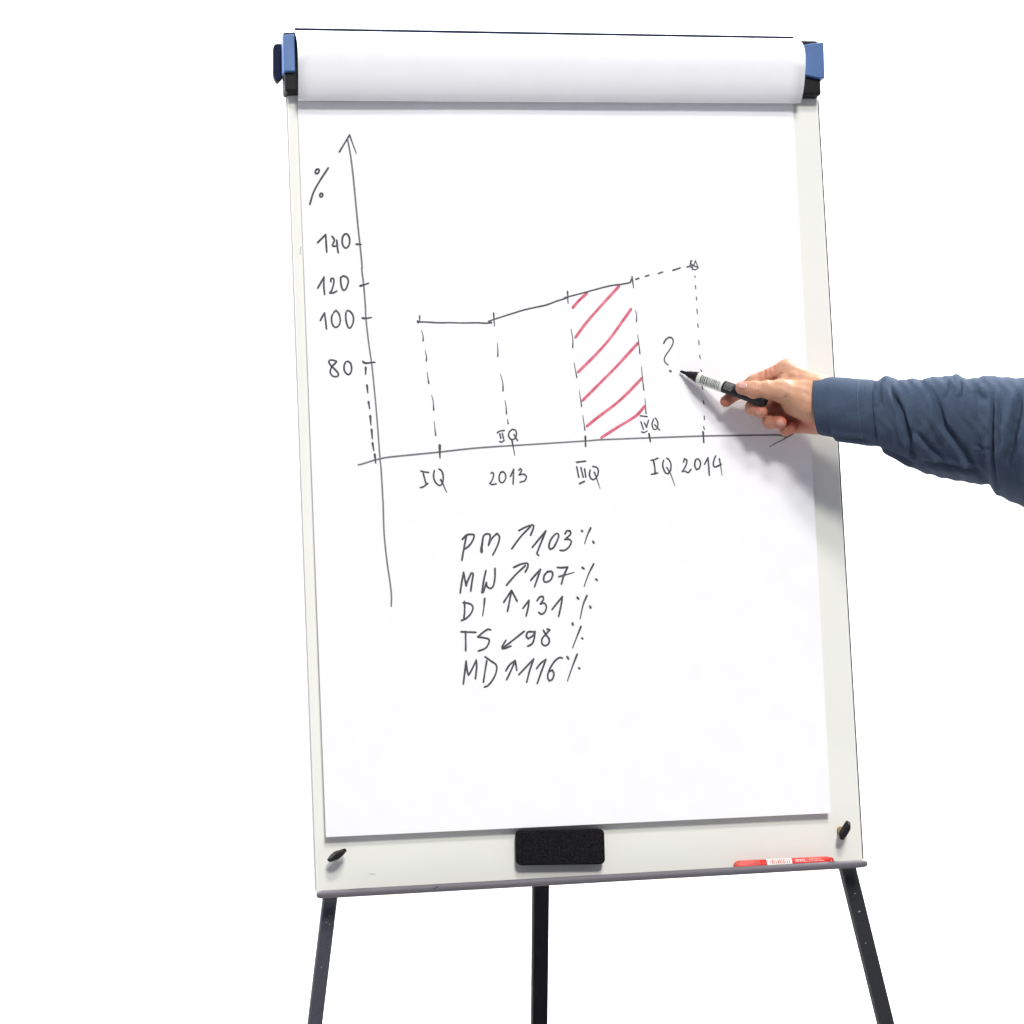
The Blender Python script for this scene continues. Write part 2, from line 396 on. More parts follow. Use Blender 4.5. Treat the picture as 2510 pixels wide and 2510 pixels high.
# ------------------------------------------------------------------ the drawing
def Z(x0, y0, s): return lambda *pts: [(x0+p[0]/s, y0+p[1]/s) for p in pts]
A = Z(700, 300, 4.83); B = Z(740, 660, 6.44); C = Z(840, 860, 5.683); D = Z(1000, 740, 4.025); E = Z(1320, 620, 4.025)
F = Z(1360, 1000, 4.391); G = Z(1100, 1260, 4.83); H = Z(1100, 1460, 4.83); I = Z(1520, 600, 6.0375); J = Z(840, 1100, 4.83); K = Z(1640, 860, 4.83)
MMPX = .000522
layer = [0]
def ribbon(mb, pts, w0, w1=None, taper=0.):
    """one pen stroke: pts in measured px, widths in px; sharp turns stay sharp"""
    w1 = w0 if w1 is None else w1
    if isinstance(mb, list):
        one = MB(); ribbon(one, pts, w0, w1)
        if mb is text: mb.append(one.v); STROKE_F.append(one.f)
        else: mb.append(one)
        return
    P = [np.array(p, float) for p in pts]
    if len(P) == 1: P = [P[0]-[.4, .4], P[0]+[.4, .4]]
    runs, cur = [], [P[0]]
    for i in range(1, len(P)-1):
        cur.append(P[i])
        a, b = P[i]-P[i-1], P[i+1]-P[i]
        c = a@b/(np.linalg.norm(a)*np.linalg.norm(b)+1e-9)
        if c < .15: runs.append(cur); cur = [P[i]]
    cur.append(P[-1]); runs.append(cur)
    tot = sum(np.linalg.norm(np.diff(np.array(r), axis=0), axis=1).sum() for r in runs)+1e-9
    done = 0.
    for r in runs:
        q = catmull(r, 7)
        q = np.array([x for x in on_sheet(q[:, 0], q[:, 1])])
        L = np.concatenate([[0], np.cumsum(np.linalg.norm(np.diff(q[:, :2], axis=0), axis=1))])
        tt = done+L/MMPX/tot; done = tt[-1]
        wd = (w0+(w1-w0)*np.clip(tt, 0, 1))*MMPX/2*1.1
        wd = wd*(1+.06*np.sin(tt*9+len(mb.v)))
        tg = np.gradient(q[:, :2], axis=0); tg /= np.linalg.norm(tg, axis=1)[:, None]+1e-12
        nr = np.stack([-tg[:, 1], tg[:, 0]], 1)
        layer[0] = (layer[0]+1) % 30
        eps = .00022+layer[0]*.000008
        left = q[:, :2]+nr*wd[:, None]; right = q[:, :2]-nr*wd[:, None]
        def cap(c, t0, wr, s):
            out = []
            for an in np.linspace(-90, 90, 7)[1:-1]:
                an = math.radians(an)
                d = s*t0*math.cos(an)+np.array([-t0[1], t0[0]])*math.sin(an)*(-s)
                out.append(c+d*wr)
            return out
        c_end = cap(q[-1, :2], tg[-1], wd[-1], 1); c_st = cap(q[0, :2], tg[0], wd[0], -1)
        V = [(x[0], x[1], sheet_w(x[1])+eps) for x in list(left)+list(right)]
        k = len(q)
        f = [(i, k+i, k+i+1, i+1) for i in range(k-1)]
        nb = len(V)
        V += [(x[0], x[1], sheet_w(x[1])+eps) for x in c_end+c_st]
        ne = len(c_end)
        f.append([k-1]+[nb+ne-1-i for i in range(ne)]+[2*k-1])
        f.append([k]+[nb+2*ne-1-i for i in range(ne)]+[0])
        mb.add(V, f)
def ell(cx, cy, rx, ry, tilt=0., n=12, a0=100):
    out = []
    for k in range(n+1):
        a = math.radians(a0+360*k/n); x, y = rx*math.cos(a), -ry*math.sin(a); t = math.radians(tilt)
        out.append((cx+x*math.cos(t)-y*math.sin(t), cy+x*math.sin(t)+y*math.cos(t)))
    return out
axes, light_axes, hatch, dash, text, STROKE_F = [], [], [], [], [], []
line = MB()
# percentage axis and its arrow
ribbon(light_axes, A((735, 205), (770, 400), (800, 640), (830, 950), (862, 1280), (885, 1490), (905, 1700))+B((945, 0), (975, 250), (1000, 560), (1012, 790), (1050, 1130), (1100, 1480))+C((420, 330), (462, 760), (490, 1100), (520, 1510))+J((455, 250), (478, 650), (490, 1000), (525, 1340), (560, 1580), (577, 1740), (574, 1865)), 4.0, 3.4)
ribbon(axes, A((637, 350), (690, 262), (757, 148)), 4.2, 3.8)
ribbon(axes, A((757, 148), (790, 240), (838, 368)), 3.8, 2.2)
# time axis
ribbon(light_axes, C((215, 1587), (250, 1582), (330, 1558), (450, 1520), (520, 1505), (650, 1480), (1000, 1445), (1350, 1410))+D((700, 1440), (1288, 1402))+F((330, 355), (510, 342), (1020, 322), (1600, 302))+K((750, 1003), (1100, 998), (1300, 998), (1390, 1022)), 3.8, 3.6)
ribbon(light_axes, K((1480, 975), (1370, 1040), (1280, 1085), (1190, 1135)), 3.6, 1.6)
for t in (A((840, 1442), (895, 1446)), B((920, 262), (985, 245), (1055, 220)), B((955, 770), (1010, 775), (1095, 762)), B((965, 1460), (1000, 1482), (1090, 1475), (1155, 1468))): ribbon(axes, t, 5.2, 3.2)
ribbon(axes, C((1352, 1318), (1352, 1400), (1355, 1495)), 6.4, 3.0)
for t in (E((462, 1810), (464, 1910)), E((1090, 1785), (1103, 1862)), K((402, 960), (411, 1085))): ribbon(axes, t, 4.6, 3.6)
# value curve
ribbon(line, D((100, 197), (200, 200), (300, 206), (420, 205), (540, 208), (680, 206), (760, 210), (815, 207)), 3.3)
ribbon(line, D((100, 197)), 6.5)
ribbon(line, D((800, 193), (820, 206)), 5)
ribbon(line, D((795, 192), (850, 172), (950, 140), (1050, 108), (1150, 78))+E((0, 530), (80, 512), (180, 475), (255, 452), (285, 435), (380, 410), (500, 378), (620, 345), (720, 322), (800, 312), (880, 298), (905, 288), (915, 262)), 3.2, 3.5)
ribbon(line, E((258, 445), (275, 440)), 5)
for t in (D((115, 138), (115, 195)), D((845, 110), (848, 180), (853, 238)), E((286, 382), (288, 440), (292, 500)), E((922, 235), (930, 290), (937, 345))): ribbon(line, t, 3.9, 2.2)
# dashed drop lines and forecast
for t in (((321, 232), (319, 328)), ((338, 480), (350, 585)), ((360, 712), (375, 805)), ((384, 908), (393, 1030)), ((402, 1098), (413, 1225)), ((415, 1285), (434, 1390)), ((446, 1442), (460, 1565))): ribbon(dash, C(*t), 5.2, 2.8)
for t in (((131, 282), (148, 330), (149, 385)), ((168, 478), (182, 540), (181, 585)), ((188, 692), (205, 805)), ((232, 918), (248, 980), (254, 1070)), ((258, 1178), (273, 1318)),
          ((881, 405), (886, 470), (886, 538)), ((912, 712), (935, 800), (938, 878)), ((956, 970), (968, 1040), (971, 1105)), ((982, 1155), (988, 1202))): ribbon(dash, D(*t), 1.4, 3.4)
for t in (((320, 750), (338, 850), (337, 935)), ((350, 1082), (378, 1230)), ((402, 1360), (425, 1515)), ((436, 1600), (458, 1750)),
          ((957, 568), (968, 620), (965, 678)), ((978, 808), (990, 900), (1000, 995)), ((1015, 1122), (1025, 1230), (1039, 1355)), ((1050, 1435), (1060, 1585))): ribbon(dash, E(*t), 1.5, 3.0)
for t in (((1105, 462), (1110, 482)), ((1113, 605), (1119, 650)), ((1128, 775), (1132, 815)), ((1135, 952), (1143, 1016)), ((1147, 1170), (1156, 1220)), ((1163, 1418), (1169, 1478)), ((1176, 1635), (1185, 1680)), ((1195, 1850), (1207, 1878))): ribbon(dash, I(*t), 2.6)
for t in (((390, 420), (398, 455)), ((405, 590), (411, 630)), ((415, 772), (417, 815)), ((408, 897), (417, 930))): ribbon(dash, K(*t), 2.6)
for t in (((235, 510), (278, 495)), ((375, 467), (425, 450)), ((568, 425), (630, 403)), ((782, 378), (840, 360), (890, 342)), ((990, 328), (1030, 320))): ribbon(dash, I(*t), 4.0, 3.4)
ribbon(line, I((1045, 245), (1035, 300), (1060, 340), (1100, 370), (1140, 355), (1150, 330), (1115, 235), (1095, 290), (1070, 330), (1065, 372)), 2.6)
ribbon(line, I((1040, 240), (1062, 235), (1045, 270), (1090, 310), (1155, 335)), 2.8)
ribbon(line, I((1030, 325), (1070, 300), (1110, 320)), 2.8)
# red hatching
for t in (((338, 540), (400, 468), (475, 400)), ((365, 832), (470, 690), (600, 540), (700, 430), (795, 328)), ((390, 1175), (560, 1008), (700, 850), (820, 685), (912, 555)),
          ((435, 1455), (600, 1290), (750, 1140), (870, 1010), (980, 890)), ((478, 1708), (600, 1610), (760, 1490), (880, 1380), (1020, 1235)), ((620, 1822), (780, 1720), (920, 1635), (980, 1590), (1045, 1515))): ribbon(hatch, E(*t), 6.3)
# handwriting
def T(z, *strokes, w=4.0, w1=None):
    for s in strokes: ribbon(text, z(*s), w, w1)
T(A, [(505, 540), (400, 700), (330, 830), (287, 970)], ell(374, 580, 20, 30, 30), ell(422, 862, 17, 22, 20), [(378, 1425), (475, 1328), (480, 1420), (487, 1535)],
  [(550, 1348), (575, 1385), (570, 1420), (553, 1455), (575, 1468), (615, 1455)], [(605, 1395), (612, 1470), (622, 1540)], ell(714, 1403, 45, 84), w=4.3)
T(B, [(250, 297), (350, 122), (345, 250), (358, 398)], [(457, 195), (458, 160), (480, 143), (505, 165), (500, 230), (475, 320), (440, 375), (500, 370), (550, 345)],
  [(612, 130), (655, 108), (710, 130), (732, 190), (715, 265), (690, 315), (655, 330), (630, 290), (615, 220), (610, 135)],
  [(290, 808), (357, 690), (372, 800), (388, 945)], [(482, 715), (468, 770), (475, 850), (505, 905), (545, 915), (590, 875), (605, 800), (590, 720), (555, 665), (530, 655), (500, 690)],
  [(695, 680), (692, 760), (705, 850), (735, 920), (770, 920), (805, 850), (815, 770), (790, 700), (750, 660), (712, 655)],
  [(422, 1460), (450, 1510), (510, 1570), (565, 1630), (575, 1675), (540, 1695), (485, 1685), (452, 1640), (450, 1590), (480, 1530), (530, 1480), (545, 1455), (510, 1440), (460, 1432), (435, 1440)],
  [(690, 1465), (668, 1520), (668, 1590), (700, 1645), (740, 1662), (775, 1625), (785, 1560), (770, 1490), (735, 1458), (712, 1455)], w=4.1)
T(C, [(1090, 1675), (1130, 1685), (1195, 1695)], [(1122, 1710), (1162, 1855)], [(1080, 1905), (1120, 1895), (1185, 1848)],
  [(1275, 1670), (1265, 1740), (1280, 1810), (1320, 1860), (1355, 1875), (1390, 1840), (1400, 1770), (1390, 1700), (1365, 1660), (1340, 1648)], w=3.9)
T(C, [(1365, 1795), (1395, 1850), (1430, 1932), (1450, 1975)], w=4.4, w1=1.8)
T(D, [(880, 1292), (905, 1275), (950, 1268)], [(905, 1300), (915, 1345)], [(930, 1295), (943, 1350)], [(905, 1378), (925, 1383), (950, 1365)],
  [(1000, 1280), (992, 1320), (1015, 1355), (1050, 1352), (1070, 1310), (1062, 1270), (1030, 1258), (1005, 1278)], [(1045, 1308), (1080, 1368)],
  [(818, 1690), (835, 1682), (845, 1705), (830, 1760), (806, 1792), (830, 1802), (870, 1795)], [(915, 1680), (900, 1720), (905, 1770), (935, 1782), (962, 1745), (960, 1700), (935, 1675), (915, 1685)],
  [(1010, 1722), (1043, 1650), (1040, 1720), (1037, 1798)], [(1092, 1662), (1108, 1645), (1120, 1665), (1095, 1708), (1140, 1700), (1168, 1725), (1150, 1765), (1105, 1778)], w=3.5)
T(D, [(1025, 1365), (1040, 1440), (1054, 1515)], w=4, w1=1.6)
T(E, [(1002, 1606), (1072, 1615)], [(1010, 1665), (1035, 1740)], [(1045, 1675), (1065, 1722), (1085, 1650)], [(1015, 1765), (1040, 1772), (1070, 1758)],
  [(1135, 1640), (1120, 1690), (1135, 1738), (1165, 1735), (1178, 1690), (1165, 1645), (1150, 1630)], [(1145, 1695), (1195, 1748)], w=3.2)
T(F, [(233, 585), (330, 572)], [(265, 815), (318, 790)], w=4.2)
T(F, [(235, 632), (258, 745)], [(280, 640), (305, 745)], [(320, 655), (333, 745)],
  [(380, 668), (372, 720), (390, 760), (420, 770), (455, 735), (468, 680), (450, 640), (410, 630)],
  [(1035, 562), (1060, 560), (1110, 540)], [(1062, 570), (1075, 640), (1080, 710)], [(1040, 715), (1105, 700)],
  [(1170, 565), (1160, 620), (1185, 690), (1215, 710), (1245, 670), (1248, 600), (1225, 555), (1205, 540)],
  [(1385, 580), (1395, 548), (1420, 565), (1410, 620), (1370, 685), (1400, 680), (1435, 695), (1465, 660)], [(1510, 570), (1505, 620), (1525, 665), (1555, 645), (1568, 595), (1550, 555), (1525, 550), (1510, 570)],
  [(1612, 605), (1648, 535), (1655, 620), (1662, 725)], [(1730, 515), (1710, 570), (1705, 610), (1720, 635), (1765, 620), (1790, 605)], w=3.7)
T(F, [(425, 690), (455, 775), (487, 870)], [(1205, 640), (1245, 710), (1292, 835)], [(1770, 545), (1785, 630), (1800, 727)], w=3.7, w1=1.4)
T(I, [(645, 1458), (670, 1410), (710, 1375), (745, 1370), (778, 1395), (785, 1440), (765, 1500), (720, 1570), (675, 1635), (653, 1690), (665, 1740), (712, 1780)], w=3.7, w1=2.6)
T(I, [(740, 1866), (746, 1872)], w=5.4)
T(G, [(210, 250), (180, 400), (155, 545)], [(160, 300), (210, 250), (270, 240), (300, 255), (280, 320), (235, 380), (185, 415)],
  [(388, 455), (395, 370), (412, 260), (460, 235), (490, 260), (470, 370), (510, 290), (570, 230), (600, 270), (585, 350), (550, 430), (520, 485)],
  [(745, 412), (850, 270), (970, 145)], [(830, 195), (920, 150), (990, 130), (1005, 150), (985, 210), (968, 250)],
  [(988, 395), (1070, 295), (1148, 200), (1100, 320), (1060, 420), (1045, 470), (1065, 490)], [(1230, 270), (1200, 320), (1185, 390), (1205, 418), (1245, 390), (1290, 300), (1300, 245), (1270, 232), (1230, 270)],
  [(1375, 235), (1400, 200), (1435, 200), (1440, 240), (1375, 300), (1425, 300), (1450, 330), (1430, 380), (1390, 420), (1350, 432), (1318, 430)],
  [(135, 935), (150, 830), (175, 690), (205, 850), (220, 800), (265, 700), (288, 710), (275, 800), (260, 910)],
  [(440, 670), (415, 780), (392, 930), (410, 920), (445, 810), (450, 850), (485, 880), (525, 855), (545, 760), (547, 645)],
  [(683, 842), (790, 720), (905, 612)], [(768, 632), (850, 595), (920, 582), (938, 600), (930, 640), (905, 685)],
  [(970, 785), (1030, 715), (1085, 655), (1050, 760), (1015, 860)], [(1170, 680), (1130, 730), (1125, 790), (1155, 805), (1205, 780), (1230, 720), (1215, 680), (1165, 685)],
  [(1285, 632), (1340, 635), (1408, 628), (1365, 720), (1332, 830)], [(742, 905), (650, 1045)], [(742, 905), (808, 1030)], w=4.3)
T(G, [(388, 445), (388, 400), (400, 310)], w=6.8, w1=4)
T(G, [(1680, 165), (1640, 250), (1608, 352)], [(1305, 742), (1400, 715), (1485, 690)], [(1715, 592), (1655, 710), (1602, 860)], w=4.6, w1=2.2)
T(G, [(1573, 196), (1581, 204)], [(1580, 632), (1598, 648)], [(1708, 325), (1717, 343)], [(1742, 770), (1754, 784)], w=5.0)
T(H, [(185, 70), (188, 170), (178, 280)], [(170, 85), (200, 85), (265, 105), (285, 150), (260, 215), (205, 270), (150, 295)], [(740, -50), (720, 60), (695, 185)],
  [(878, 150), (950, 55), (940, 140), (915, 240)], [(1045, 60), (1080, 15), (1115, 12), (1120, 45), (1085, 98), (1130, 90), (1155, 130), (1140, 190), (1100, 220), (1065, 200)],
  [(1222, 165), (1345, 10), (1330, 110), (1300, 245)], [(145, 428), (320, 435)], [(198, 425), (200, 540), (200, 650)],
  [(495, 405), (460, 400), (400, 440), (342, 490), (420, 500), (475, 520), (470, 570), (430, 625), (352, 655)], [(893, 422), (770, 520), (660, 605)], [(675, 530), (630, 610), (650, 628), (735, 597)],
  [(1015, 430), (940, 430), (918, 480), (940, 510), (1000, 470), (1022, 425), (1010, 510), (985, 570), (935, 598)],
  [(1165, 395), (1195, 405), (1150, 455), (1105, 510), (1105, 570), (1145, 592), (1185, 560), (1185, 510), (1145, 455), (1120, 410)],
  [(172, 1045), (190, 900), (205, 775), (220, 900), (235, 940), (270, 880), (325, 765), (330, 850), (315, 985)], [(450, 770), (430, 890), (410, 1025)],
  [(430, 725), (500, 775), (560, 820), (565, 890), (530, 980), (470, 1060), (422, 1082)], [(685, 995), (730, 900), (785, 775)], [(675, 890), (720, 820), (785, 768), (795, 820), (805, 885)],
  [(830, 935), (920, 840), (1005, 750), (960, 880), (922, 1025)], [(1038, 865), (1090, 800), (1150, 755), (1100, 890), (1047, 1040)],
  [(1345, 740), (1310, 735), (1250, 780), (1190, 880), (1170, 960), (1190, 1010), (1225, 990), (1245, 930), (1225, 880), (1190, 900)], w=4.2)
T(H, [(640, 612), (665, 618)], w=7)
T(H, [(425, 35), (415, 140), (400, 240)], [(1635, 0), (1590, 110), (1555, 275)], [(1565, 365), (1515, 490), (1465, 620)], [(1520, 695), (1460, 850), (1405, 1010)], w=4.6, w1=2.4)
T(H, [(1522, 20), (1534, 38)], [(1672, 127), (1679, 143)], [(1465, 326), (1468, 345)], [(1578, 503), (1582, 509)], [(1402, 724), (1416, 748)], [(1541, 857), (1547, 863)], w=5.0)
for mb in light_axes: mb.build('chart_axis', M['inklight'], top)
line.build('value_line', M['ink'], top); 
# every written word or number is a part of its own
STROKES = text
box = [(np.min([v[:2] for v in q], 0), np.max([v[:2] for v in q], 0)) for q in STROKES]
par = list(range(len(box)))
def find(i):
    while par[i] != i: i = par[i]
    return i
for i in range(len(box)):
    for j in range(i):
        gap = np.maximum(box[i][0]-box[j][1], box[j][0]-box[i][1]).clip(0)
        if gap[0] < .0082 and gap[1] < .0055: par[find(i)] = find(j)
for root in sorted(set(find(i) for i in range(len(box)))):
    mb = MB()
    ids = [i for i in range(len(box)) if find(i) == root]
    for i in ids: mb.add(STROKES[i], STROKE_F[i])
    cx, cy = px_of(np.mean([v for i in ids for v in STROKES[i]], 0))
    nm = 'question_mark' if cx > 1600 and cy < 1000 else 'percent_sign' if cy < 520 else 'axis_number' if cx < 880 else 'quarter_name' if cy < 1220 else 'written_note'
    mb.build(nm, M['ink'], top)
for kind, lst, mt in (('tick_mark', axes, 'ink'), ('dash', dash, 'ink'), ('hatch_line', hatch, 'redink')):
    for mb in lst: mb.build(kind, M[mt], top)


# ================================================================== ERASER on the board
ew = .017
ec = [at(*(1240+x/6.44, 1980+y/6.44), ew) for x, y in ((172, 358), (1555, 328), (1572, 893), (180, 912))]
er = thing('board_eraser', np.array([*np.mean([c[:2] for c in ec], 0), .0]), 'black felt block eraser stuck on the white board just above the tray', 'eraser')
def rounded(quad, r, n=7):
    out = []
    Q = [np.array(q[:2]) for q in quad]
    for i in range(4):
        p, a, b = Q[i], Q[i-1], Q[(i+1) % 4]
        da, db = (a-p)/np.linalg.norm(a-p), (b-p)/np.linalg.norm(b-p)
        c = p+(da+db)*r
        for k in range(n):
            t = math.pi/2*k/(n-1)
            out.append(tuple(c-db*r*math.cos(t)-da*r*math.sin(t)))
    return out
rp_ = rounded(ec, .0065)
MB().prism(rp_, .006, ew).build('felt_pad', M['felt'], er, bevel=.002, seg=3)
cen = np.mean(rp_, 0)
MB().prism([tuple(cen+(np.array(p)-cen)*.985) for p in rp_], .0003, .006).build('magnet_back', M['black'], er, bevel=.0008)

# ================================================================== MARKERS
def frame(a, b):
    a, b = np.array(a), np.array(b); L = np.linalg.norm(b-a); d = (b-a)/L
    view = CAM-(a+b)/2; view -= d*(view@d); view /= np.linalg.norm(view)
    upv = np.cross(view, d)
    if upv[1] < 0: upv = -upv
    return a, d, view, upv, L
def on_cyl(fr, s, th, r):
    a, d, vw, up, L = fr
    return a+d*s+r*(math.cos(th)*vw+math.sin(th)*up)
def arc(fr, s0, s1, t0, t1, r, ns=2, nth=14):
    V = [on_cyl(fr, s0+(s1-s0)*i/ns, t0+(t1-t0)*k/nth, r) for i in range(ns+1) for k in range(nth+1)]
    f = [(i*(nth+1)+k, i*(nth+1)+k+1, (i+1)*(nth+1)+k+1, (i+1)*(nth+1)+k) for i in range(ns) for k in range(nth)]
    return V, f
def turned(fr, prof, n=36):
    V = [on_cyl(fr, s, 2*math.pi*k/n, r) for s, r in prof for k in range(n)]
    f = [(i*n+k, i*n+(k+1) % n, (i+1)*n+(k+1) % n, (i+1)*n+k) for i in range(len(prof)-1) for k in range(n)]
    f += [list(range(n)), [(len(prof)-1)*n+k for k in range(n)]]
    return V, f
def printed(fr, body, s0, size, th0, r, stretch=1., name='lettering', mt=None, parent=None):
    cu = bpy.data.curves.new('t', 'FONT'); cu.body = body; cu.size = size; cu.resolution_u = 3
    ob = bpy.data.objects.new('t', cu); col.objects.link(ob)
    bpy.context.view_layer.update()
    me = ob.to_mesh()
    V = [on_cyl(fr, s0+v.co.x*stretch, th0+v.co.y/r, r) for v in me.vertices]; f = [list(p.vertices) for p in me.polygons]
    ob.to_mesh_clear(); bpy.data.objects.remove(ob); bpy.data.curves.remove(cu)
    return mesh_obj(name, V, f, mt, parent)
def bars(fr, s0, s1, t0, t1, r, seed, dens=.55):
    rs = random.Random(seed); mb = MB(); s = s0
    while s < s1:
        w = rs.choice((.0009, .0012, .0017)); mb.add(*arc(fr, s, min(s+w, s1), t0, t1, r, 1, 8)); s += w+rs.choice((.0008, .0010, .0013))
    return mb

# red marker lying in the tray
rr = .0070; rw = .0180
z4 = lambda x, y: (1780+x/6.9, 2080+y/6.9)
e0 = at(*z4(128, 304), rw); e1 = at(*z4(1812, 220), rw)
fr = frame(e0, e1); L = fr[4]
rm = thing('red_marker', e0, 'red felt tip marker with white barcode band lying in the tray at right', 'marker')
q = lambda x: (x-128)/(1812-128)*L
rb = mesh_obj('barrel', *turned(fr, [(q(545), rr-.0002), (q(550), rr), (q(1715), rr), (q(1722), rr-.0006)]), M['red'], rm, smooth=True)
rc = mesh_obj('cap', *turned(fr, [(0, .0022), (q(140), .0040), (q(150), .0052), (q(192), rr-.0002), (q(200), rr+.0002), (q(548), rr+.0002)]), M['redcap'], rm, smooth=False)
for p in rc.data.polygons: p.use_smooth = len(p.vertices) == 4
mesh_obj('end_plug', *turned(fr, [(q(1722), rr-.0009), (q(1790), rr-.0014), (q(1806), rr-.0024), (q(1812), rr-.0034)]), M['redplug'], rm, smooth=True)
lb = mesh_obj('label_band', *arc(fr, q(668), q(1088), -1.5, 1.7, rr+.0001, 2, 24), M['label'], rm, smooth=True)
bars(fr, q(722), q(1050), .15, 1.05, rr+.0002, 3).build('barcode', M['redcode'], lb)
printed(fr, 'direct', q(1142),   .0050, .46, rr+.00016, 1.08, 'lettering', M['whitetext'], rb)
printed(fr, 'OFFICE', q(1378), .0042, .48, rr+.00016, 1.22, 'lettering', mat('pale print', (.82, .35, .30), .5), rb)
mbx = MB(); s = q(1142)
rs = random.Random(8)
while s < q(1620):
    w = rs.uniform(.0008, .002); mbx.add(*arc(fr, s, s+w, .26, .33, rr+.00016, 1, 2)); s += w+.0006
mbx.build('small_print', M['whitetext'], rb)

# black marker in the hand
def kk(x, y): return (1640+x/4.83, 860+y/4.83)
nib = at(*kk(130, 240), .011); tail = at(*kk(1150, 601), .0765)
pf = frame(nib, tail); L = pf[4]
def sp(kx):                                    # distance along the barrel for a measured spot
    ts = np.linspace(0, 1, 400); P = nib+(tail-nib)*ts[:, None]; x = px_of(P)[0]
    return float(np.interp(1640+kx/4.83, x, ts))*L
pr = .0078
bm_ = thing('black_marker', nib, 'uncapped black felt tip marker held between thumb and fingers, pointing at the chart', 'marker')
bar_ = mesh_obj('barrel', *turned(pf, [(sp(335), pr-.0004), (sp(345), pr), (L-.004, pr), (L-.001, pr-.001), (L, pr-.002)]), M['penblack'], bm_, smooth=True)
mesh_obj('collar', *turned(pf, [(sp(205), .0028), (sp(208), .0031), (sp(232), .0036), (sp(236), .0044), (sp(262), .0046), (sp(266), .0052), (sp(290), .0054), (sp(296), .0062), (sp(340), .0066)]), M['penblack'], bm_)
mesh_obj('felt_tip', *turned(pf, [(0, .0007), (.001, .0013), (sp(165), .0019), (sp(205), .0022)]), M['felt'], bm_, smooth=True)
pl = mesh_obj('label_band', *arc(pf, sp(350), sp(648), -1.75, 1.75, pr+.0001, 2, 28), M['penlabel'], bm_, smooth=True)
bars(pf, sp(395), sp(622), -.75, .62, pr+.0002, 5).build('barcode', M['barcode'], pl)
mbx = MB(); rs = random.Random(11)
for r_ in range(6):
    s = sp(672); th = .75-r_*.22
    while s < sp(765):
        w = rs.uniform(.0006, .0018); mbx.add(*arc(pf, s, s+w, th, th+.085, pr+.00015, 1, 2)); s += w+.0005
mbx.build('small_print', M['greytext'], bar_)

# ================================================================== PERSON: arm, hand and sleeve
def hp(kx, ky, w): return at(*kk(kx, ky), w)
CELL = .00095
class Field:
    def __init__(s, lo, hi):
        s.lo = np.array(lo); s.n = np.ceil((np.array(hi)-s.lo)/CELL).astype(int)+1
        s.F = np.full(s.n, .05, np.float32)
    def cap(s, a, b, ra, rb, k, F=None, flat=None):
        F = s.F if F is None else F
        a, b = np.array(a, float), np.array(b, float); mg = max(ra, rb)+k+.006
        i0 = np.maximum(0, ((np.minimum(a, b)-mg-s.lo)/CELL).astype(int)); i1 = np.minimum(s.n, ((np.maximum(a, b)+mg-s.lo)/CELL).astype(int)+2)
        sl = tuple(slice(x, y) for x, y in zip(i0, i1))
        g = [((np.arange(x, y)*CELL)+s.lo[q]).astype(np.float32) for q, (x, y) in enumerate(zip(i0, i1))]
        X, Y, W = np.meshgrid(*g, indexing='ij')
        d = b-a; L2 = d@d+1e-12
        t = np.clip(((X-a[0])*d[0]+(Y-a[1])*d[1]+(W-a[2])*d[2])/L2, 0, 1)
        dist = np.sqrt((X-a[0]-t*d[0])**2+(Y-a[1]-t*d[1])**2+(W-a[2]-t*d[2])**2)-(ra+(rb-ra)*t)
        F[sl] = smin(F[sl], dist, k)
def smin(a, b, k):
    if k <= 0: return np.minimum(a, b)
    h = np.clip(.5+.5*(b-a)/k, 0, 1)
    return b*(1-h)+a*h-k*h*(1-h)
def surface_nets(F, lo):
    n = np.array(F.shape); S = F < 0
    c = [(i, j, k) for i in (0, 1) for j in (0, 1) for k in (0, 1)]
    cut = lambda A_, o: A_[o[0]:n[0]-1+o[0], o[1]:n[1]-1+o[1], o[2]:n[2]-1+o[2]]
    cnt = sum(cut(S, o).astype(np.int8) for o in c)
    act = (cnt > 0) & (cnt < 8); idx = -np.ones(act.shape, np.int64); ai = np.argwhere(act); idx[act] = np.arange(len(ai))
    P = np.zeros((len(ai), 3)); N_ = np.zeros(len(ai))
    for o in c:
        for ax_ in range(3):
            if o[ax_]: continue
            o2 = list(o); o2[ax_] = 1
            f0 = F[tuple((ai+o).T)]; f1 = F[tuple((ai+o2).T)]
            ok = (f0 < 0) != (f1 < 0); t = np.where(ok, f0/np.where(ok, f0-f1, 1), 0)
            p = np.array(o)[None]+np.zeros((len(ai), 3)); p[:, ax_] += t
            P += p*ok[:, None]; N_ += ok
    V = lo+(ai+P/N_[:, None])*CELL
    quads = []
    for ax_ in range(3):
        a1_, a2_ = (ax_+1) % 3, (ax_+2) % 3
        sl0 = [slice(None)]*3; sl1 = [slice(None)]*3; sl0[ax_] = slice(0, -1); sl1[ax_] = slice(1, None)
        ch = np.argwhere(S[tuple(sl0)] != S[tuple(sl1)])
        ch = ch[(ch[:, a1_] > 0) & (ch[:, a2_] > 0) & (ch[:, a1_] < n[a1_]-1) & (ch[:, a2_] < n[a2_]-1)]
        e1 = np.zeros(3, int); e1[a1_] = 1; e2 = np.zeros(3, int); e2[a2_] = 1
        quads.append(np.stack([idx[tuple((ch-e1-e2).T)], idx[tuple((ch-e2).T)], idx[tuple(ch.T)], idx[tuple((ch-e1).T)]], 1))
    return V, np.vstack(quads)
